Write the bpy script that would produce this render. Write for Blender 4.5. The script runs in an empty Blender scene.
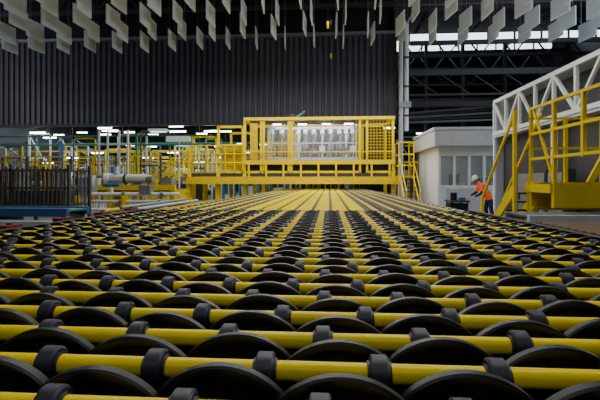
import bpy, math, random
from mathutils import Vector, Matrix
random.seed(7)
pi=math.pi

# ---------------------------------------------------------------- materials
def mat(name,col,rough=0.5,metal=0.0,var=0.15,scale=6.0,bump=0.0,emit=None,es=0.0,alpha=None,trans=0.0,spec=0.5,coat=0.0):
    m=bpy.data.materials.new(name); m.use_nodes=True
    nt=m.node_tree; b=nt.nodes['Principled BSDF']
    tc=nt.nodes.new('ShaderNodeTexCoord'); n=nt.nodes.new('ShaderNodeTexNoise')
    n.inputs['Scale'].default_value=scale; n.inputs['Detail'].default_value=5
    nt.links.new(tc.outputs['Object'],n.inputs['Vector'])
    r=nt.nodes.new('ShaderNodeValToRGB')
    r.color_ramp.elements[0].position=0.3; r.color_ramp.elements[1].position=0.7
    r.color_ramp.elements[0].color=(*[c*(1-var) for c in col],1)
    r.color_ramp.elements[1].color=(*[min(1,c*(1+var)) for c in col],1)
    nt.links.new(n.outputs['Fac'],r.inputs['Fac']); nt.links.new(r.outputs['Color'],b.inputs['Base Color'])
    b.inputs['Roughness'].default_value=rough; b.inputs['Metallic'].default_value=metal
    b.inputs['Specular IOR Level'].default_value=spec; b.inputs['Coat Weight'].default_value=coat
    if trans: b.inputs['Transmission Weight'].default_value=trans
    if alpha is not None: b.inputs['Alpha'].default_value=alpha
    if emit: 
        b.inputs['Emission Color'].default_value=(*emit,1); b.inputs['Emission Strength'].default_value=es
    if bump:
        bm=nt.nodes.new('ShaderNodeBump'); bm.inputs['Strength'].default_value=bump; bm.inputs['Distance'].default_value=0.02
        nt.links.new(n.outputs['Fac'],bm.inputs['Height']); nt.links.new(bm.outputs['Normal'],b.inputs['Normal'])
    return m
YEL=mat('yellow_paint',(0.78,0.56,0.0),0.5,var=0.07,scale=3,spec=.10)
YELT=mat('yellow_tube_paint',(0.86,0.67,0.0),0.22,var=0.04,scale=8,spec=.18)
YELB=mat('yellow_belt',(0.80,0.60,0.0),0.7,var=0.06,scale=4,spec=.03)
YELD=mat('yellow_paint_worn',(0.60,0.42,0.005),0.5,var=0.2,spec=.1)
BLK=mat('black_rubber',(0.0050,0.0050,0.008),0.38,var=0.3,scale=14,bump=0.05,spec=0.38)
COL=mat('grey_rubber_collar',(0.022,0.023,0.040),0.5,var=0.2,scale=20)
DRK=mat('dark_steel',(0.010,0.011,0.015),0.6,metal=0.3)
DRK2=mat('dark_grey_steel',(0.035,0.037,0.045),0.6)
STEEL=mat('grey_steel',(0.25,0.27,0.30),0.4,metal=0.5)
GREYR=mat('grey_roller',(0.10,0.105,0.12),0.6,var=.2,spec=.2)
ALU=mat('pale_paint',(0.50,0.53,0.57),0.5,var=0.08)
WHT=mat('white_paint',(0.75,0.78,0.80),0.5,var=0.05)
WALLM=mat('dark_cladding',(0.045,0.048,0.070),0.5,var=0.12,scale=1.0)
WALLL=mat('dark_cladding_rib',(0.062,0.067,0.095),0.45,var=0.12,scale=1.0)
ROOF=mat('dark_roof',(0.012,0.012,0.016),0.8,var=0.4,scale=0.7)
FLR=mat('concrete_floor',(0.12,0.12,0.12),0.6,var=0.3,scale=1.2,bump=0.1)
RED=mat('red_paint',(0.22,0.025,0.018),0.5)
BLU=mat('blue_paint',(0.03,0.10,0.32),0.45)
GRN=mat('green_paint',(0.03,0.22,0.14),0.5)
BRN=mat('brown_wood',(0.085,0.062,0.048),0.7,var=0.4)
BRZ=mat('bronze_roller',(0.22,0.15,0.09),0.4,metal=0.5)
BAF=mat('baffle_white',(0.74,0.79,0.86),0.7,var=0.06,scale=1.5)
LIT=mat('lamp_glow',(0.9,0.9,0.9),0.5,emit=(1.0,0.97,0.86),es=18)
LITC=mat('lamp_glow_soft',(0.9,0.9,0.9),0.5,emit=(0.75,0.9,1.0),es=2.5)
SKYW=mat('daylight_pane',(0.6,0.7,0.8),0.5,emit=(0.80,0.92,1.0),es=3.2)
GLS=mat('window_glass',(0.35,0.42,0.45),0.08,alpha=0.35,var=0.05)
CUR=mat('clear_curtain',(0.60,0.66,0.74),0.10,alpha=0.26,var=0.25,scale=3,spec=1.0)
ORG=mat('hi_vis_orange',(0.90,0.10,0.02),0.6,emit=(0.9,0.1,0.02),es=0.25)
NAV=mat('navy_cloth',(0.018,0.025,0.06),0.8)
SKN=mat('skin',(0.50,0.28,0.19),0.55,var=0.05)
HAIR=mat('hair_dark',(0.03,0.02,0.015),0.7)
REFL=mat('reflective_tape',(0.7,0.72,0.7),0.3)
EYE=mat('eye_dark',(0.02,0.02,0.02),0.3)
LIP=mat('lips',(0.40,0.15,0.12),0.5)

# ---------------------------------------------------------------- builder
def empty(name,loc=(0,0,0),parent=None):
    e=bpy.data.objects.new(name,None); bpy.context.scene.collection.objects.link(e); e.location=loc; e.empty_display_size=0.2
    if parent: e.parent=parent
    return e
class B:
    def __init__(s): s.v=[];s.f=[];s.m=[];s.sm=[];s.mats=[]
    def mi(s,m):
        if m not in s.mats: s.mats.append(m)
        return s.mats.index(m)
    def add(s,vs,fs,m,smooth=False):
        o=len(s.v); s.v.extend([tuple(v) for v in vs]); k=s.mi(m)
        for f in fs: s.f.append([i+o for i in f]); s.m.append(k); s.sm.append(smooth)
    def box(s,x0,x1,y0,y1,z0,z1,m):
        vs=[(x,y,z) for x in(x0,x1) for y in(y0,y1) for z in(z0,z1)]
        s.add(vs,[(0,1,3,2),(4,6,7,5),(0,4,5,1),(2,3,7,6),(0,2,6,4),(1,5,7,3)],m)
    def beam(s,p1,p2,w,h,m):
        p1=Vector(p1);p2=Vector(p2);d=(p2-p1).normalized()
        up=Vector((0,0,1)) if abs(d.z)<0.95 else Vector((0,1,0))
        a=d.cross(up).normalized()*w/2; b=a.normalized().cross(d).normalized()*h/2
        vs=[p+sa*a+sb*b for p in(p1,p2) for sa in(-1,1) for sb in(-1,1)]
        s.add(vs,[(0,1,3,2),(4,6,7,5),(0,4,5,1),(2,3,7,6),(0,2,6,4),(1,5,7,3)],m)
    def cyl(s,p1,p2,r,m,seg=12,r2=None):
        p1=Vector(p1);p2=Vector(p2);d=(p2-p1).normalized(); r2=r if r2 is None else r2
        up=Vector((0,0,1)) if abs(d.z)<0.95 else Vector((0,1,0))
        a=d.cross(up).normalized(); b=a.cross(d).normalized()
        vs=[]
        for p,rr in((p1,r),(p2,r2)):
            for i in range(seg):
                t=2*pi*i/seg; vs.append(p+a*rr*math.cos(t)+b*rr*math.sin(t))
        s.add(vs,[(i,(i+1)%seg,seg+(i+1)%seg,seg+i) for i in range(seg)],m,True)
        s.add(vs[:seg],[list(range(seg))],m); s.add(vs[seg:],[list(range(seg))],m)
    def lathe(s,c,axis,prof,m,seg=32):
        c=Vector(c); d=Vector(axis).normalized(); up=Vector((0,0,1)) if abs(d.z)<0.9 else Vector((0,1,0))
        a=d.cross(up).normalized(); b=a.cross(d).normalized()
        vs=[];n=len(prof)
        cs=[(math.cos(2*pi*i/seg),math.sin(2*pi*i/seg)) for i in range(seg)]
        for (o,r) in prof:
            for (x,y) in cs: vs.append(c+d*o+a*(r*x)+b*(r*y))
        fs=[(k*seg+i,k*seg+(i+1)%seg,(k+1)*seg+(i+1)%seg,(k+1)*seg+i) for k in range(n-1) for i in range(seg)]
        s.add(vs,fs,m,True)
    def ell(s,c,r,m,seg=16,rings=10):
        vs=[];c=Vector(c)
        for k in range(rings+1):
            ph=pi*k/rings
            for i in range(seg):
                t=2*pi*i/seg; vs.append((c.x+r[0]*math.sin(ph)*math.cos(t),c.y+r[1]*math.sin(ph)*math.sin(t),c.z+r[2]*math.cos(ph)))
        s.add(vs,[(k*seg+i,k*seg+(i+1)%seg,(k+1)*seg+(i+1)%seg,(k+1)*seg+i) for k in range(rings) for i in range(seg)],m,True)
    def build(s,name,parent=None,bevel=0,sharp=35):
        me=bpy.data.meshes.new(name); me.from_pydata(s.v,[],s.f)
        for m in s.mats: me.materials.append(m)
        me.polygons.foreach_set('material_index',s.m); me.polygons.foreach_set('use_smooth',s.sm)
        me.update()
        try: me.set_sharp_from_angle(angle=math.radians(sharp))
        except Exception: pass
        o=bpy.data.objects.new(name,me); bpy.context.scene.collection.objects.link(o)
        if parent: o.parent=parent
        return o

# ---------------------------------------------------------------- hall shell
XL,XR,YB,YF,ZR=-34,24,-14,62,16
b=B(); b.box(XL,XR,YB,YF,-0.2,0,FLR); b.build('floor')
b=B(); b.box(XL-.3,XL,YB,YF,0,ZR,WALLM); b.build('wall_left')
b=B(); b.box(XR,XR+.3,YB,YF,0,ZR,WALLM); b.build('wall_right')
b=B(); b.box(XL,XR,YB-.3,YB,0,ZR,WALLM); b.build('wall_rear')
b=B(); b.box(XL,XR,YF,YF+.3,0,ZR,ROOF); b.build('wall_far')
b=B(); b.box(XL,XR,YB,YF,ZR,ZR+.3,ROOF); b.build('ceiling')
b=B(); p=0.42; x=-33.9; prof=[]
while x<4.3:
    prof+=[(x,30.0),(x+.13,30.0),(x+.18,30.12),(x+.37,30.12)]; x+=p
prof.append((4.6,30.0))
vs=[]; 
for (x,y) in prof: vs+= [(x,y,5.75),(x,y,12.0)]
n=len(prof)-1
b.add(vs,[(2*i,2*i+2,2*i+3,2*i+1) for i in range(n) if i%4],WALLM)
b.add(vs,[(2*i,2*i+2,2*i+3,2*i+1) for i in range(n) if i%4==0],WALLL)
b.box(-34,4.6,30.15,30.35,5.75,16,DRK)
b.box(-34,4.6,29.9,30.3,5.6,5.78,DRK2)
b.box(-34,4.7,29.8,30.3,11.9,12.1,STEEL)
b.box(4.55,4.75,29.85,30.4,5.6,16,DRK2)
b.build('wall_back')

e=empty('roof_truss_steelwork')
b=B()
for y in (16,22,28,34,40,46,52):
    z0,z1=(13.2,15.2)
    b.beam((XL,y,z1),(XR,y,z1),.3,.3,DRK2); b.beam((XL,y,z0),(XR,y,z0),.25,.25,DRK2)
    x=XL
    while x<XR-2:
        b.beam((x,y,z0),(x+1.5,y,z1),.12,.12,DRK2); b.beam((x+1.5,y,z1),(x+3,y,z0),.12,.12,DRK2); x+=3
for x in (-24,-16,-8,0,8,13,18): b.beam((x,0,15.4),(x,YF,15.4),.25,.3,DRK2)
b.build('trusses',e)
b=B()
for (y,z0,z1) in ((44,14.9,16.0),(31,11.7,12.2)):
    x=5.9
    while x<22.1:
        b.box(x,x+1.7,y,y+.06,z0,z1,SKYW); b.box(x+1.7,x+1.85,y-.05,y+.1,z0-.1,min(z1+.1,16),DRK2); x+=1.85
    b.box(5.9,XR,y-.1,y+.15,z0-.3,z0,DRK2)
b.build('window_1')
e=empty('pipe_gallery'); b=B()
for y,z in ((42,9.4),(36,8.0),(33,9.9),(50,7.4)):
    b.beam((5.8,y,z),(XR-.1,y,z),.3,.45,DRK2)
for x in (6.2,9.5,13,17): b.box(x-.15,x+.15,41.8,42.1,0,15,DRK2)
for k in range(5): b.cyl((6+k*.3,34+k,6.2+k*.35),(22,34+k,6.6+k*.5),.09,DRK2 if k%2 else STEEL,8)
for k in range(6):
    x=6+k*2.4; b.beam((x,33,9.9),(x+2.4,33,8.2),.08,.08,DRK2)
b.beam((5.8,33,8.2),(XR-.1,33,8.2),.15,.15,DRK2)
b.build('beams',e)
e=empty('service_column'); b=B()
b.cyl((4.95,29.4,0),(4.95,29.4,11.6),.16,ALU,16); b.cyl((5.35,29.5,5.0),(5.35,29.5,12.4),.15,WHT,12)
b.cyl((5.35,29.5,12.4),(5.8,29.5,13.4),.11,STEEL,12)
for z in (6,8,10): b.box(4.7,5.55,29.3,29.7,z,z+.12,DRK2)
b.box(4.8,5.6,29.1,29.6,6.6,7.0,STEEL); b.build('column',e)

# ---------------------------------------------------------------- acoustic baffles
e=empty('ceiling_baffles'); b=B()
BY=(12.0,13.9,15.8,17.7,19.6,21.5,23.4,25.3)
for j,y in enumerate(BY):
    for i in range(-15,10):
        x=i*1.75+0.5+(0.35 if j%2 else -0.1); zz=9.75+random.uniform(-.1,.1)
        L=1.35; a=random.uniform(-.08,.08)-.12*(1 if x>3 else 0)
        dx=math.sin(a)*L/2; dy=math.cos(a)*L/2; hh=1.0
        vs=[]
        for t in(-.03,.03):
            vs+=[(x-dx+t,y-dy,zz),(x+dx+t,y+dy,zz),(x+dx+t,y+dy,zz+hh),(x-dx+t,y-dy,zz+hh)]
        b.add(vs,[(0,1,2,3),(7,6,5,4),(0,4,5,1),(3,2,6,7),(0,3,7,4),(1,5,6,2)],BAF)
        for s_ in(-.7,.7): b.beam((x+dx*s_,y+dy*s_,zz+hh),(x+dx*s_,y+dy*s_,13.0),.015,.015,STEEL)
for y in BY: b.beam((XL,y,13.0),(XR,y,13.0),.08,.12,DRK2)
b.build('baffle_panels',e)

# ---------------------------------------------------------------- wheel conveyor
H0=1.0; D=0.232; S=0.326; RD=0.236; TOP=0.056
conv=empty('wheel_transfer_conveyor',(0,0,0))
rows=27; T0=1.212
X0,X1=-3.36,2.42
YE=T0+rows*D
tb=B(); cb=B(); db=B(); sb=B()
for k in range(-1,rows):
    y=T0+k*D
    tb.cyl((X0,y,H0),(X1,y,H0),.028,YELT,24 if k<14 else 12)
    off=-0.51+ (0.0 if k%2==0 else S/2)
    n0=math.ceil((X0+.05-off)/S); n1=math.floor((X1-.05-off)/S)
    seg=32 if k<10 else 16
    for n in range(n0,n1+1):
        x=off+n*S
        cb.lathe((x,y,H0),(1,0,0),[(-.026,.028),(-.026,.044),(-.021,.051),(.021,.051),(.026,.044),(.026,.028)],COL,seg)
        if k<12:
            cb.lathe((x,y,H0),(1,0,0),[(-.034,.0281),(-.034,.034),(.034,.034),(.034,.0281)],COL,seg)
xs=[0.033+n*S for n in range(-11,9)]
xs=[x for x in xs if X0+.1<x<X1-.05]
for k in range(-1,rows):
    yc=T0+k*D-D/2
    for n,x in enumerate(xs):
        st=.021 if n%2 else -.021
        c=(x,yc+st,H0+TOP-RD)
        seg=80 if k<5 else (48 if k<14 else 28)
        if k<8:
            prof=[(-.012,.0),(-.020,.03),(-.022,.05),(-.008,.055),(-.006,.115),(-.013,.12),(-.013,.130),(-.005,.135),(-.005,.196),(-.015,.203),(-.019,.216),(-.018,.230),(-.012,.236),(.012,.236),(.018,.230),(.019,.216),(.008,.2),(.008,.03),(0.012,0)]
        else:
            prof=[(-.010,.0),(-.006,.2),(-.018,.21),(-.014,.236),(.014,.236),(.018,.21),(.008,.0)]
        db.lathe(c,(0,1,0),prof,BLK,seg)
        if k<4:
            for a in range(12):
                t=2*pi*a/12+.13
                db.beam((c[0]+.135*math.cos(t),c[1]-.008,c[2]+.135*math.sin(t)),(c[0]+.198*math.cos(t),c[1]-.008,c[2]+.198*math.sin(t)),.008,.006,BLK)
for x in xs:
    sb.cyl((x,.7,H0+TOP-RD),(x,YE,H0+TOP-RD),.018,DRK,8)
sb.box(X0,X1,0.6,YE,.45,.52,DRK)
for y in (1.0,3,5,7): sb.box(X0,X1,y,y+.08,.5,.75,DRK)
for x in (X0-.07,X1+.0):
    sb.box(x,x+.07,0.6,YE,.86,1.04,DRK2)
    for y in (1.2,3.2,5.2,7.0): sb.box(x,x+.07,y,y+.1,0,.86,DRK2)
tb.build('roller_tubes',conv); cb.build('rubber_collars',conv); db.build('black_wheels',conv); sb.build('frame',conv)
b=B()
b.box(X0-.20,X0-.08,0.6,YE,.94,.97,DRK2)
for k in range(5):
    y=3.3+k*.95
    b.box(X0-.21,X0-.07,y,y+.24,.97,1.07,RED); b.cyl((X0-.14,y+.12,1.07),(X0-.14,y+.12,1.09),.03,DRK2,10)
b.box(X0-.30,X0-.24,0.6,13,.84,.95,YEL)
for y in (1.5,4,6.5,9,12): b.box(X0-.30,X0-.24,y,y+.08,0,.84,YELD)
b.build('bearing_blocks',conv)

# longitudinal belt conveyor behind
e=empty('belt_conveyor'); b=B()
YA,YZ=YE+.08,28.5
for n in range(-9,7):
    x=0.033+S/2+n*S
    if -5<=n<=1:
        b.box(x-.13,x+.13,YA,YZ,.95,1.02,YELB); b.box(x+.135,x+.19,YA,YZ,.90,.99,DRK)
    else:
        b.box(x-.05,x+.05,YA,YZ,.95,1.02,YELB if n<2 else YELD)
for n in range(-9,8):
    x=0.033+n*S
    if -4<=n<=1: continue
    y=YA+.2
    m=BLK if n<2 else GREYR
    while y<YZ-.3:
        b.lathe((x,y,.93),(1,0,0),[(-.06,0),(-.06,.09),(-.04,.11),(.04,.11),(.06,.09),(.06,0)],m,14); y+=.42
b.box(-2.95,2.3,YA,YZ,.62,.80,DRK)
b.box(-3.05,-2.93,YA,YZ,.82,1.02,YELD); b.box(2.28,2.40,YA,YZ,.82,1.02,ALU)
for y in (9.5,13,17,21,25):
    for x in (-3,2.3): b.box(x-.06,x+.06,y,y+.15,0,.7,YELD)
b.build('belts',e)

e=empty('side_walkway'); b=B()
b.box(2.60,3.3,8.5,22,.50,.56,ALU)
for y in (9,13,17,21): b.box(3.2,3.3,y,y+.1,0,.5,YELD); b.box(2.6,2.7,y,y+.1,0,.5,YELD)
b.build('deck',e)
e=empty('bronze_roller_table'); b=B()
y=3.2
while y<5.85:
    b.cyl((2.80,y,.95),(5.2,y,.95),.055,BRZ,14); b.cyl((2.80,y,.95),(2.76,y,.95),.03,BRN,10); y+=.16
b.box(2.72,2.78,3.0,5.95,.84,.95,DRK2); b.box(5.2,5.3,3.0,5.95,.80,1.0,DRK2)
b.box(2.58,2.64,2.6,8.2,.90,.98,YEL)
for y in (3.1,5.8):
    for x in (2.58,2.72,5.2): b.box(x,x+.06,y,y+.1,0,.9,DRK2)
b.build('rollers',e)
e=empty('grey_roller_table'); b=B()
b.box(3.5,6.3,7.6,7.7,.80,.95,ALU); b.box(3.5,6.3,8.6,8.7,.80,.93,STEEL)
for i in range(14): x=3.6+i*.2; b.cyl((x,7.7,.9),(x,8.6,.9),.05,DRK2,12)
for x in (3.55,6.1):
    for y in (7.6,8.6): b.box(x,x+.1,y,y+.1,0,.82,DRK2)
b.build('rollers',e)

# ---------------------------------------------------------------- yellow rear machine
mach=empty('glass_stacking_machine'); e=mach; b=B()
YM,YN=24.0,27.2
zt=5.15
def fr(x0,x1,y,z0,z1,w=.13,m=YEL):
    b.box(x0-w/2,x0+w/2,y-w/2,y+w/2,z0,z1,m); b.box(x1-w/2,x1+w/2,y-w/2,y+w/2,z0,z1,m)
    b.box(x0,x1,y-w/2,y+w/2,z1-w,z1,m); b.box(x0,x1,y-w/2,y+w/2,z0,z0+w,m)
for y in (YM,YN):
    for (x0,x1) in ((-4.85,-3.9),(-3.75,-2.3),(-2.15,1.75),(2.15,3.6)):
        fr(x0,x1,y,2.0,zt)
    b.box(-4.9,3.7,y-.12,y+.12,2.5,2.75,YEL)
    b.box(-4.9,3.7,y-.12,y+.12,zt-.12,zt+.05,YEL)
    for x in (-8.1,-6.4,-4.85,3.6): b.box(x-.1,x+.1,y-.1,y+.1,0,2.1,YEL)
for x in (-4.85,3.6,-2.2,1.9):
    b.box(x-.08,x+.08,YM,YN,zt-.16,zt,YEL); b.box(x-.08,x+.08,YM,YN,2.5,2.7,YEL)
b.box(-8.2,3.9,YM-.35,YM+.1,1.38,1.72,YEL); b.box(-8.2,3.9,YM-.30,YM,1.72,1.80,YELD)
b.box(-8.2,3.9,YM-.05,YM,1.80,2.0,DRK2)
for i in range(9):
    x=-4.6+i*1.0; b.box(x-.05,x+.05,YM-.15,YM-.05,1.72,2.55,YEL)
b.box(-4.8,3.5,YM+.1,YM+.14,1.8,2.5,DRK)
fr(-6.4,-4.95,YM,2.0,4.75,.14); fr(-6.4,-4.95,YN,2.0,4.75,.14)
b.box(-8.1,-4.9,YM,YN,2.0,2.1,YELD); b.box(-6.3,-5.1,YM+.3,YM+.36,2.2,3.6,YELD)
b.box(-6.45,-4.9,YM-.06,YM+.06,3.55,3.68,YEL)
b.box(-4.55,-4.1,YM,YM+.05,2.7,4.9,YELD)
for z in (2.6,3.1,3.6): b.cyl((-8.1,YM-.1,z),(-4.9,YM-.1,z),.035,YEL,8)
for i in range(7): x=-8.1+i*.53; b.cyl((x,YM-.1,2.05),(x,YM-.1,3.6),.035,YEL,8)
for z in (3.2,): b.cyl((-4.9,YM-.2,z),(3.6,YM-.2,z),.03,YEL,8)
for i in range(9): x=2.2+i*.17; b.cyl((x,YM,2.7),(x,YM,5.0),.012,YEL,6)
for i in range(14): z=2.75+i*.17; b.cyl((2.2,YM,z),(3.6,YM,z),.012,YEL,6)
for i in range(8): x=-3.7+i*.2; b.cyl((x,YM,2.7),(x,YM,3.9),.012,YEL,6)
for i in range(7): z=2.75+i*.17; b.cyl((-3.7,YM,z),(-2.3,YM,z),.012,YEL,6)
b.box(-2.3,-2.0,YM+.4,YM+.9,zt,zt+.3,DRK2); b.cyl((-2.0,YM+.6,zt+.1),(-1.4,YM+.6,zt+.5),.05,GRN,8)
b.build('frame',e)
b=B()
ms=(STEEL,BRN,WHT,BLU,RED,ALU,STEEL,BRN,WHT,STEEL)
for i,x in enumerate((-3.4,-2.8,-1.8,-1.4,-.9,-.4,.1,.6,1.0,1.4)):
    m=ms[i]
    b.cyl((x,YM+.9,2.9),(x,YM+.9,4.7),.07,m,14); b.box(x-.17,x+.17,YM+.8,YM+1.2,3.1+.13*(i%4),3.5+.13*(i%4),ms[(i+3)%10])
    b.cyl((x,YM+.9,4.35),(x,YM+.9,4.6),.13,ALU,14); b.beam((x-.2,YM+.85,3.0),(x+.15,YM+.85,4.3),.03,.03,YELD if i%2 else ALU)
b.box(-3.6,1.7,YM+.8,YM+1.3,4.6,4.75,STEEL); b.box(-3.6,1.7,YM+.8,YM+1.3,2.75,2.95,ALU)
b.box(-3.6,1.7,YM+.75,YM+.8,3.75,3.82,ALU)
b.box(-3.6,3.5,YN+.1,YN+.16,2.7,4.9,DRK)
b.build('suction_heads',e)
b=B()
n=200; xa,xb=-3.7,1.72
vs=[]
for i in range(n+1):
    x=xa+(xb-xa)*i/n; y=YM+.25+.06*math.sin(i*1.15)+.05*math.sin(i*.37)
    vs+=[(x,y,2.8),(x,y+.02*math.sin(i*.7),5.0)]
b.add(vs,[(2*i,2*i+2,2*i+3,2*i+1) for i in range(n) if i%13],CUR,True)
b.build('strip_curtain',e)
b=B()
for x in (-3.3,-1.8,-.4,.9): b.box(x,x+.5,YM+.5,YM+.6,4.84,4.9,LIT)
b.build('machine_lamps',e)

b=B()
for x in (3.8,4.6):
    for y in (23.2,24.6):
        b.cyl((x,y,0),(x,y,3.7),.04,YEL,8)
    for z in (2.4,3.0,3.65): b.cyl((x,23.2,z),(x,24.6,z),.035,YEL,8)
for z in (2.4,3.0,3.65): b.cyl((3.8,23.2,z),(4.6,23.2,z),.035,YEL,8)
b.box(3.75,4.65,23.2,24.6,1.75,1.85,YELD)
for x in (3.85,4.55):
    b.beam((x,23.2,1.8),(x,21.2,0.05),.05,.2,YEL); b.beam((x,23.2,2.75),(x,21.2,1.0),.04,.04,YEL); b.cyl((x,21.25,0),(x,21.25,1.02),.03,YEL,8)
for i in range(8): t=(i+.5)/8; b.box(3.85,4.55,23.1-2*t-.1,23.1-2*t+.12,1.75-1.75*t-.02,1.75-1.75*t+.02,DRK2)
b.build('stair_right',mach)
b=B()
for y in (23.1,24.0):
    b.beam((-8.2,y,2.1),(-10.6,y,.05),.06,.26,YEL); b.cyl((-8.2,y,3.3),(-10.6,y,1.2),.045,YEL,8)
    b.cyl((-8.2,y,2.75),(-10.6,y,.65),.03,YEL,8)
    for t in (0,.33,.66,1): b.cyl((-8.2-2.4*t,y,2.1-2.05*t),(-8.2-2.4*t,y,3.3-2.1*t),.04,YEL,8)
for i in range(11): t=(i+.5)/11; b.box(-8.33-2.4*t,-8.05-2.4*t,23.13,23.97,2.05-2.05*t,2.10-2.05*t,ALU)
b.box(-10.2,-8.2,24.5,27,1.9,2.02,YELD)
for x in (-10.2,-9.2,-8.2): b.cyl((x,24.5,0),(x,24.5,3.3),.045,YEL,8)
for z in (2.7,3.3): b.cyl((-10.2,24.5,z),(-8.2,24.5,z),.04,YEL,8)
b.build('stair_left',mach)

# ---------------------------------------------------------------- left side equipment
e=empty('pump_skid'); b=B()
b.box(-12.6,-6.6,17.6,17.8,1.15,1.38,YEL); b.box(-12.6,-6.6,19.2,19.4,.95,1.2,YELD)
for x in (-12.4,-9.6,-6.8): b.box(x,x+.14,17.6,19.4,0,1.15,YELD)
b.box(-12.5,-6.7,17.9,19.1,1.1,1.16,DRK2)
b.cyl((-9.9,18.4,1.65),(-8.2,18.4,1.65),.20,ALU,20); b.cyl((-8.2,18.4,1.65),(-7.9,18.4,1.65),.17,STEEL,16)
b.cyl((-10.1,18.4,1.65),(-9.9,18.4,1.65),.26,WHT,20); b.cyl((-9.2,18.4,1.65),(-9.1,18.4,1.65),.24,DRK2,20)
b.cyl((-9.6,18.4,1.85),(-9.6,18.4,2.2),.09,ALU,14)
b.cyl((-11.8,18.3,1.16),(-11.8,18.3,1.95),.20,WHT,18); b.cyl((-11.8,18.3,1.75),(-10.0,18.4,1.75),.07,STEEL,12)
for x in (-9.8,-8.6): b.box(x-.1,x+.1,18.15,18.65,1.16,1.5,BLU)
b.box(-11.2,-10.5,18,18.7,1.16,1.8,ALU); b.box(-11.1,-10.6,17.98,18,1.3,1.7,BLU)
b.box(-7.4,-6.9,18,18.6,1.16,1.7,STEEL)
b.build('pump',e)
e=empty('white_pipe_manifold'); b=B()
for i,(z,y,x1) in enumerate(((1.08,14.6,-5.3),(.82,14.4,-4.9),(.55,14.2,-4.6))):
    b.cyl((-9.0,y,z),(x1,y,z),.06,WHT if i!=1 else ALU,12)
    for x in (-8.7,-7.4,-6.0): b.cyl((x,y,z),(x+.12,y,z),.09,STEEL,12)
b.cyl((-7.8,14.6,1.08),(-7.8,14.6,1.4),.05,WHT,12); b.cyl((-8.1,14.6,1.4),(-7.5,14.6,1.4),.07,BLU,12)
b.box(-6.7,-6.3,14.4,14.8,1.12,1.4,STEEL); b.box(-9.0,-8.5,14.4,14.9,1.12,1.4,STEEL)
for x in (-8.9,-7.2,-5.4): b.box(x,x+.08,14.1,14.7,0,1.05,YELD)
b.build('pipes',e)
e=empty('steel_post_frame'); b=B()
for x in (-11.6,-11.15,-10.55,-10.1): b.cyl((x,20.5,0),(x,20.5,4.1),.055,ALU,10)
b.cyl((-11.7,20.5,3.4),(-10.0,20.5,3.4),.03,ALU,8); b.cyl((-11.7,20.5,1.9),(-10.0,20.5,1.9),.03,ALU,8)
b.build('posts',e)
e=empty('timber_crate_stack'); b=B()
for row,(y,m) in enumerate(((12.3,BRN),(13.4,STEEL))):
    for i in range(28):
        x=-11.6+i*.135; b.box(x,x+.045,y,y+.04,.6,2.0-.05*(i%3),m if i%4 else DRK2)
    for z in (.75,1.3,1.85): b.box(-11.6,-7.9,y-.05,y,z,z+.06,m)
for x in (-11.6,-9.8,-7.95): b.box(x,x+.07,12.25,12.35,0,2.05,DRK2); b.box(x,x+.07,13.35,13.45,0,2.05,DRK2)
b.box(-11.6,-7.9,12.3,13.4,.5,.6,BRN); b.box(-11.4,-10.2,12.6,13.2,.6,1.5,BRN); b.box(-9.9,-8.3,12.6,13.2,.6,1.25,DRK2)
b.build('crates',e)
e=empty('blue_belt_conveyor'); b=B()
b.box(-8.6,-5.2,8.0,8.1,.84,1.0,BLU); b.box(-8.6,-5.2,8.7,8.8,.84,1.0,BLU)
b.box(-8.6,-5.2,8.1,8.7,.93,.97,GRN)
for x in (-8.4,-6.8,-5.4): b.box(x,x+.1,8.0,8.8,0,.84,DRK2)
b.build('belt',e)
e=empty('steel_bench'); b=B()
b.box(-7.5,-4.3,7.0,7.4,.76,.83,STEEL); b.box(-7.5,-4.3,6.9,6.95,.7,.85,ALU)
for x in (-7.3,-4.5): b.box(x,x+.1,7.05,7.2,0,.76,STEEL)
b.build('bench',e)
e=empty('pipe_rails'); b=B()
for i,(z,m) in enumerate(((.90,ALU),(.93,STEEL),(.85,YEL))):
    b.cyl((-4.4-.4*i,9.4,z),(-4.4-.4*i,13.8,z),.04,m,10)
for y in (9.5,11.5,13.5): b.box(-5.3,-4.3,y,y+.08,.72,.80,DRK2); b.box(-5.3,-5.2,y,y+.08,0,.75,DRK2); b.box(-4.5,-4.4,y,y+.08,0,.75,DRK2)
b.build('rails',e)
e=empty('guard_fence'); b=B()
for i in range(9): x=-19+i*1.25; b.box(x-.04,x+.04,21.9,22.0,0,2.9,YELD if i%2 else DRK2)
for z in (1.0,1.9,2.85): b.box(-19,-9,21.92,21.98,z,z+.06,YELD)
for i in range(80): x=-19+i*.125; b.box(x-.008,x+.008,21.94,21.96,.1,2.85,DRK2)
b.build('fence',e)

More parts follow.
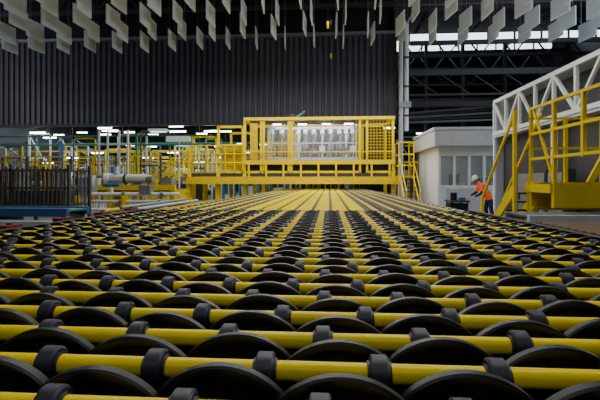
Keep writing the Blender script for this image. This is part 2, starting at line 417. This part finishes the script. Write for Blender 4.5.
# distant production line beyond the wall
for q,(xa,xb,ya,yb,dens) in enumerate(((-32,-9,31.5,36,.55),(-33.5,-4,38,46,.5),(6,13,34,40,.9),(-33.5,4,50,58,.8))):
    e=empty('distant_production_line'); b=B(); 
    ms=[YEL,YELD,STEEL,ALU,GRN,ALU,DRK2,BLU,YELD,BRN,WHT]
    for i in range(int((xb-xa)/dens)):
        x=xa+i*dens+random.uniform(0,.3); y=random.uniform(ya,yb)
        h=random.uniform(1.4,5.6); m=random.choice(ms)
        b.box(x,x+.14,y,y+.14,0,h,m)
        x2=min(x+random.uniform(1,3),xb)
        b.box(x,x2,y,y+.12,h-.14,h,m)
        b.box(x2-.1,x2,y,y+.12,0,h,m)
        if random.random()<.7:
            w=random.uniform(.3,1.4); hh=random.uniform(.8,3.0)
            b.box(x,min(x+w,xb),y+.3,y+1.2,0,hh,random.choice(ms)); b.box(x+.1,min(x+w-.1,xb),y+.28,y+.3,hh*.4,hh*.8,DRK2)
        if random.random()<.4: b.beam((x,y,h),(x2,y,random.uniform(1,5)),.08,.08,random.choice(ms))
    for z in (1.8,3.0,4.3,5.0):
        b.box(xa,xb,ya,ya+.12,z,z+.12,random.choice([YEL,STEEL,YELD,GRN]))
    for i in range(int((xb-xa)/.5)): x=xa+i*.5; b.box(x,x+.04,ya,ya+.05,1.8,3.0,random.choice([YEL,YELD,ALU]))
    b.build('line',e)
e=empty('fluorescent_lights'); b=B()
pts=[(-23.5,31.5,5.3),(-20.5,36,6.2),(-17.6,31.5,5.4),(-14.0,36,6.3),(-12.2,31.5,5.3),(-9.5,31.5,5.3),(-27,38,5.6),(6.2,48,7.5),(9.0,44,6.4),(12.5,50,7.0)]
for i in range(11): pts.append((-32.8+i*2.9,48,7.0+.25*(i%2)))
for i in range(8): pts.append((-31+i*3.1,56,6.6-.2*(i%3)))
for i in range(9): pts.append((-30+i*2.7,42,3.4+.5*(i%3)))
for (x,y,z) in pts:
    b.box(x,x+1.2,y,y+.15,z,z+.10,LIT); b.box(x-.05,x+1.25,y-.05,y+.2,z+.10,z+.18,ALU)
    b.beam((x+.6,y+.07,z+.15),(x+.6,y+.07,z+5),.03,.03,DRK2)
b.build('fixtures',e)
e=empty('hooded_lamp'); b=B()
b.cyl((-10.4,22.6,0),(-10.4,22.6,4.3),.05,DRK2,8); b.beam((-10.4,22.6,4.3),(-9.6,22.6,4.4),.06,.06,DRK2)
b.box(-9.9,-8.9,22.4,22.8,4.28,4.42,ALU); b.box(-9.8,-9.0,22.45,22.75,4.25,4.28,LITC); b.box(-8.9,-7.6,22.4,22.7,3.7,4.0,ALU); b.cyl((-8.2,22.55,0),(-8.2,22.55,3.7),.05,ALU,8)
b.build('lamp',e)

e=empty('hoist_chain'); b=B()
b.beam((-.05,20,15.3),(-.05,20,9.0),.02,.02,DRK2)
b.beam((.1,20,15),(.1,20,7.6),.012,.012,DRK2); b.box(.06,.14,19.95,20.05,7.4,7.6,YELD); b.box(-.1,.0,19.95,20.05,8.8,9.1,YELD)
b.build('chain',e)

# ---------------------------------------------------------------- right side
e=empty('control_cabin'); b=B()
b.box(5.25,9.5,20.6,20.75,0,1.35,WHT); b.box(5.25,9.5,20.6,20.75,2.75,3.2,WHT)
for x in (5.25,5.95,6.65,7.35,8.05,8.75,9.4): b.box(x,x+.1,20.58,20.76,1.3,2.8,WHT)
b.box(5.35,9.4,20.66,20.68,1.35,2.75,GLS)
b.box(5.25,5.4,20.7,25,0,3.2,WHT); b.box(9.4,9.5,20.7,25,0,3.2,WHT); b.box(5.25,9.5,24.9,25,0,3.2,WHT)
b.box(4.95,9.6,20.1,25.1,3.2,4.0,ALU); b.box(4.9,9.65,20.05,25.15,3.95,4.08,ALU)
b.box(5.6,7.4,20.58,20.6,.1,1.2,ALU); b.box(6.1,6.5,21.5,21.9,0,1.9,DRK2); b.box(7.4,8.4,22,22.6,0,1.7,BRN)
b.box(6.0,6.8,22.6,22.7,2.9,3.0,LIT)
b.build('cabin',e)
e=empty('truss_enclosure'); b=B()
x=7.1
b.box(x-.06,x+.06,9,18.6,4.86,5.0,WHT); b.box(x-.06,x+.06,9,18.6,3.5,3.64,WHT)
n=8; dy=9.6/n
for i in range(n+1):
    y=9+i*dy; b.box(x-.05,x+.05,y-.05,y+.05,3.5,4.9,WHT)
    if i<n:
        if i%2: b.beam((x,y,3.55),(x,y+dy,4.9),.09,.09,WHT)
        else: b.beam((x,y,4.9),(x,y+dy,3.55),.09,.09,WHT)
b.box(x+.9,x+.96,9,18.4,3.6,5.0,GREYR)
b.box(x,12.5,18.4,18.5,0,5.0,ALU); b.box(x+.3,12.5,9,18.5,5.0,5.1,ALU)
b.box(x+.3,x+.36,9,18.6,0,3.45,DRK2)
for y in (9.05,13.8,18.5): b.box(x-.07,x+.07,y-.07,y+.07,0,3.5,WHT)
b.box(x-.1,x+.3,9,18.6,3.38,3.45,ALU)
b.build('enclosure',e)
e=empty('electrical_cabinet'); b=B()
for y in (12.4,13.4,14.4):
    b.box(6.65,6.98,y,y+.9,0,1.9,DRK2); b.box(6.62,6.65,y+.06,y+.84,.1,1.8,STEEL); b.box(6.59,6.62,y+.7,y+.75,.9,1.1,DRK)
b.build('cabinet',e)
e=empty('yellow_platform'); b=B()
b.box(4.6,6.9,9.9,10.15,.92,1.48,YEL); b.box(4.6,6.9,9.85,10.2,1.46,1.52,YEL); b.box(4.6,6.9,9.85,10.2,.9,.95,YEL)
b.box(4.55,4.75,9.0,10.1,1.30,1.48,YEL)
b.box(4.75,6.9,9.0,9.9,1.40,1.45,DRK2); 
for (px,py) in ((4.68,10.0),(6.8,10.0)): b.box(px-.09,px+.09,py-.09,py+.09,0,1.4,YEL)
b.box(4.6,6.9,8.95,9.05,1.00,1.48,YEL)
for y in (7.0,8.0,9.0,10.0): b.box(4.60,4.67,y-.035,y+.035,1.45 if y>8.5 else 2.0,3.2,YEL)
for z in (3.2,2.62,2.05): b.beam((4.635,6.9,z),(4.635,10.0,z),.06,.06,YEL)
for x in (5.4,6.2,6.85): b.box(x-.035,x+.035,9.97,10.04,1.5,3.0,YEL)
for z in (2.98,2.3): b.beam((4.6,10.0,z),(6.9,10.0,z),.05,.05,YEL)
b.beam((5.5,9.3,1.5),(6.6,9.3,3.6),.07,.12,YEL); b.beam((4.64,9.9,3.2),(4.64,9.0,1.5),.05,.05,YEL)
for x in (4.30,4.9):
    b.beam((x,10.1,1.35),(x,11.9,.05),.06,.24,YEL)
    b.beam((x,10.1,3.1),(x,12.2,1.0),.05,.06,YEL); b.box(x-.03,x+.03,12.1,12.2,0,1.05,YEL)
for i in range(6): t=(i+.5)/6; b.box(4.32,4.88,10.1+1.8*t-.12,10.1+1.8*t+.12,1.35-1.3*t,1.39-1.3*t,DRK2)
b.box(4.26,4.33,10.02,10.1,0,3.2,YEL)
b.build('platform',e)
e=empty('tool_cart'); b=B()
b.box(4.40,5.10,15.6,16.4,.78,.84,DRK2); b.box(4.45,5.05,15.65,16.35,.3,.73,DRK)
for x in (4.45,5.0):
    for y in (15.65,16.3): b.box(x,x+.05,y,y+.05,.08,.80,DRK2); b.cyl((x+.025,y+.0,.06),(x+.025,y+.05,.06),.06,BLK,10)
b.cyl((4.6,15.9,.84),(4.6,15.9,1.12),.12,DRK,12); b.box(4.8,5.0,15.8,16.1,.84,.94,BLU)
b.build('cart',e)

# ---------------------------------------------------------------- worker
def skin(verts,edges,radii,root=0,lv=2):
    me=bpy.data.meshes.new('tmp'); me.from_pydata([Vector(v) for v in verts],edges,[])
    o=bpy.data.objects.new('tmp',me); bpy.context.scene.collection.objects.link(o)
    o.modifiers.new('s','SKIN')
    for i,r in enumerate(radii):
        sv=me.skin_vertices[0].data[i]; sv.radius=(r,r) if not isinstance(r,tuple) else r; sv.use_root=(i==root)
    ss=o.modifiers.new('ss','SUBSURF'); ss.levels=lv; ss.render_levels=lv
    bpy.context.view_layer.update()
    dg=bpy.context.evaluated_depsgraph_get(); ev=o.evaluated_get(dg); m2=ev.to_mesh()
    vs=[v.co.copy() for v in m2.vertices]; fs=[list(p.vertices) for p in m2.polygons]
    ev.to_mesh_clear(); bpy.data.objects.remove(o)
    return vs,fs
wx,wy=5.92,16.0
W=empty('worker'); wb=B()
J=dict(pel=(0,0,.95),wai=(-.09,0,1.10),che=(-.23,0,1.28),upc=(-.33,0,1.40),nek=(-.40,0,1.48),hd=(-.44,0,1.54),
 hl=(.0,.10,.88),kl=(-.09,.12,.50),al=(.03,.13,.09),tl=(-.15,.14,.045),
 hr=(.0,-.10,.88),kr=(.02,-.13,.49),ar=(.14,-.13,.09),tr=(-.04,-.14,.045),
 sl=(-.31,.17,1.37),el=(-.40,.24,1.10),wl=(-.64,.18,1.00),
 sr=(-.31,-.17,1.37),er=(-.36,-.25,1.10),wr=(-.60,-.2,.97))
R=dict(pel=.165,wai=.155,che=.17,upc=.13,nek=.062,hd=.058,hl=.11,kl=.075,al=.058,tl=.045,hr=.11,kr=.075,ar=.058,tr=.045,sl=.085,el=.06,wl=.034,sr=.085,er=.06,wr=.034)
E=[('pel','wai'),('wai','che'),('che','upc'),('upc','nek'),('nek','hd'),('pel','hl'),('hl','kl'),('kl','al'),('al','tl'),('pel','hr'),('hr','kr'),('kr','ar'),('ar','tr'),('upc','sl'),('sl','el'),('el','wl'),('upc','sr'),('sr','er'),('er','wr')]
ks=list(J)
def wp(p): return Vector((p[0]+wx,p[1]+wy,p[2]))
vs,fs=skin([wp(J[k]) for k in ks],[(ks.index(a),ks.index(c)) for a,c in E],[R[k] for k in ks],0)
def segd(p,a,c):
    a=wp(J[a]);c=wp(J[c]);d=c-a;t=max(0,min(1,(p-a).dot(d)/d.length_squared)); return (p-a-d*t).length,t
NV=('hl','kl','al','tl','hr','kr','ar','tr')
groups={}
for f in fs:
    c=sum((vs[i] for i in f),Vector())/len(f)
    best=min(E,key=lambda e_:segd(c,*e_)[0]-min(R[e_[0]],R[e_[1]])*.5); t=segd(c,*best)[1]
    m=ORG
    if best==('nek','hd'): m=SKN
    if best[1] in NV: m=NAV
    if best==('pel','hl') or best==('pel','hr'): m=ORG if c.z>.86 else NAV
    if best==('pel','wai') and c.z<.86: m=NAV
    if best==('wai','che') and .2<t<.45: m=REFL
    if best[0] in('el','er'): m=NAV if t<.93 else SKN
    if best[0] in('sl','sr') and t>.75: m=NAV
    if c.z<.12: m=DRK
    groups.setdefault(m.name,(m,[]))[1].append(f)
for m,ff in groups.values(): wb.add(vs,ff,m,True)
hc=wp((-.485,0,1.60)); tilt=Matrix.Rotation(math.radians(-28),3,'Y')
def hp(x,y,z): return hc+tilt@Vector((x,y,z))
hv=[];seg=20;rg=14
for k in range(rg+1):
    ph=pi*k/rg
    for i in range(seg):
        t=2*pi*i/seg; x=.098*math.sin(ph)*math.cos(t);y=.076*math.sin(ph)*math.sin(t);z=.118*math.cos(ph)
        if z<0: x=x*(1+z*1.2)-(.012 if x<0 else 0); y*=1+z*2.2
        hv.append(hp(x,y,z))
wb.add(hv,[(k*seg+i,k*seg+(i+1)%seg,(k+1)*seg+(i+1)%seg,(k+1)*seg+i) for k in range(rg) for i in range(seg)],SKN,True)
wb.ell(hp(-.104,0,-.02),(.02,.014,.024),SKN,10,8)
for s_ in(-1,1):
    wb.ell(hp(-.086,s_*.032,.008),(.012,.014,.009),WHT,10,8); wb.ell(hp(-.095,s_*.032,.008),(.005,.006,.006),EYE,8,6)
    wb.ell(hp(.01,s_*.078,-.01),(.02,.010,.032),SKN,10,8)
wb.ell(hp(-.092,0,-.062),(.008,.024,.007),LIP,10,6)
wb.ell(hp(.03,0,.0),(.078,.079,.07),HAIR,14,10)
pv=[]
prof=[(.118,.005),(.112,.05),(.092,.095),(.06,.128),(.02,.142),(0,.143)]
for r,z in [(.142,.028),(.12,.03)]+[(a,c+.03) for a,c in prof]:
    for i in range(24):
        t=2*pi*i/24; rx=r*1.08*math.cos(t)
        if r>.13 and math.cos(t)<0: rx*=1.22
        pv.append(hp(rx,r*.92*math.sin(t),z))
wb.add(pv,[(k*24+i,k*24+(i+1)%24,(k+1)*24+(i+1)%24,(k+1)*24+i) for k in range(7) for i in range(24)],WHT,True)
for wk,sd in(('wl',1),('wr',-1)):
    w=wp(J[wk]); e2=wp(J['el' if sd==1 else 'er']); d=(w-e2).normalized(); d=(d+Vector((0,0,-.35))).normalized()
    side=Vector((0,1,0)); side=(side-d*side.dot(d)).normalized(); nrm=d.cross(side)
    if nrm.z>0: nrm=-nrm
    pvs,pfs=skin([w-d*.02,w+d*.03,w+d*.085],[(0,1),(1,2)],[(.027,.022),(.040,.018),(.042,.016)],0,2); wb.add(pvs,pfs,SKN,True)
    for q,(o,L) in enumerate(((-.033,.060),(-.011,.074),(.011,.080),(.033,.072))):
        a=w+d*.075+side*o*(-sd); b1=a+d*L*.45+nrm*.006; c1=b1+(d*.7+nrm*.7).normalized()*L*.35; d1=c1+(d*.25+nrm).normalized()*L*.28
        q1,q2=skin([a,b1,c1,d1],[(0,1),(1,2),(2,3)],[.010,.0095,.0085,.007],0,1); wb.add(q1,q2,SKN,True)
    a=w+d*.025-side*.028*sd; b1=a-side*.030*sd+d*.025+nrm*.01; c1=b1+d*.032+nrm*.012
    q1,q2=skin([a,b1,c1],[(0,1),(1,2)],[.013,.011,.008],0,1); wb.add(q1,q2,SKN,True)
wb.build('body',W,sharp=80)

# ---------------------------------------------------------------- lights
def area(name,loc,sx,sy,pw,col,rot=(0,0,0)):
    l=bpy.data.lights.new(name,'AREA'); l.shape='RECTANGLE'; l.size=sx; l.size_y=sy; l.energy=pw; l.color=col
    o=bpy.data.objects.new(name,l); bpy.context.scene.collection.objects.link(o); o.location=loc; o.rotation_euler=rot
    return o
area('roof_light_front',(2,5,12.4),10,2,520,(1,.98,.92))
area('roof_light_mid',(-2,10.5,12.3),12,1.2,900,(1,.98,.92))
area('roof_light_rear',(-2,20.5,9.2),20,1.5,1300,(1,.98,.93))
area('roof_light_back',(-1,-6,9),10,4,220,(.95,.97,1),(math.radians(35),0,0))
area('side_baffle_fill',(21,17,9),12,8,2800,(.85,.93,1),(0,math.radians(95),0))  # added fill lamp, no window here; lights baffle faces from the right
area('left_baffle_fill',(-31,17,9),12,8,1300,(.88,.94,1),(0,math.radians(-95),0))  # matching added fill on the left, wall is solid; brightens the baffles
area('far_hall_light',(-18,40,9.5),24,10,5200,(.90,1.0,.92))
area('machine_light',(-.5,22.6,6.8),8,1,260,(1,.98,.90),(math.radians(-25),0,0))
area('curtain_fill',(-.9,24.55,4.8),4.6,.3,90,(.95,.98,1))  # fill added behind the strip curtain to brighten it
w=bpy.data.worlds.new('w'); bpy.context.scene.world=w; w.use_nodes=True
w.node_tree.nodes['Background'].inputs[0].default_value=(.5,.62,.8,1); w.node_tree.nodes['Background'].inputs[1].default_value=.3

# ---------------------------------------------------------------- camera
cd=bpy.data.cameras.new('camera'); cam=bpy.data.objects.new('camera',cd); bpy.context.scene.collection.objects.link(cam)
cam.location=(0,0,1.55); cam.rotation_euler=(math.radians(90),0,math.radians(3.95)); cd.sensor_width=36; cd.lens=36*420/600; cd.shift_y=-19/600
cd.clip_start=.05; cd.clip_end=200
bpy.context.scene.camera=cam
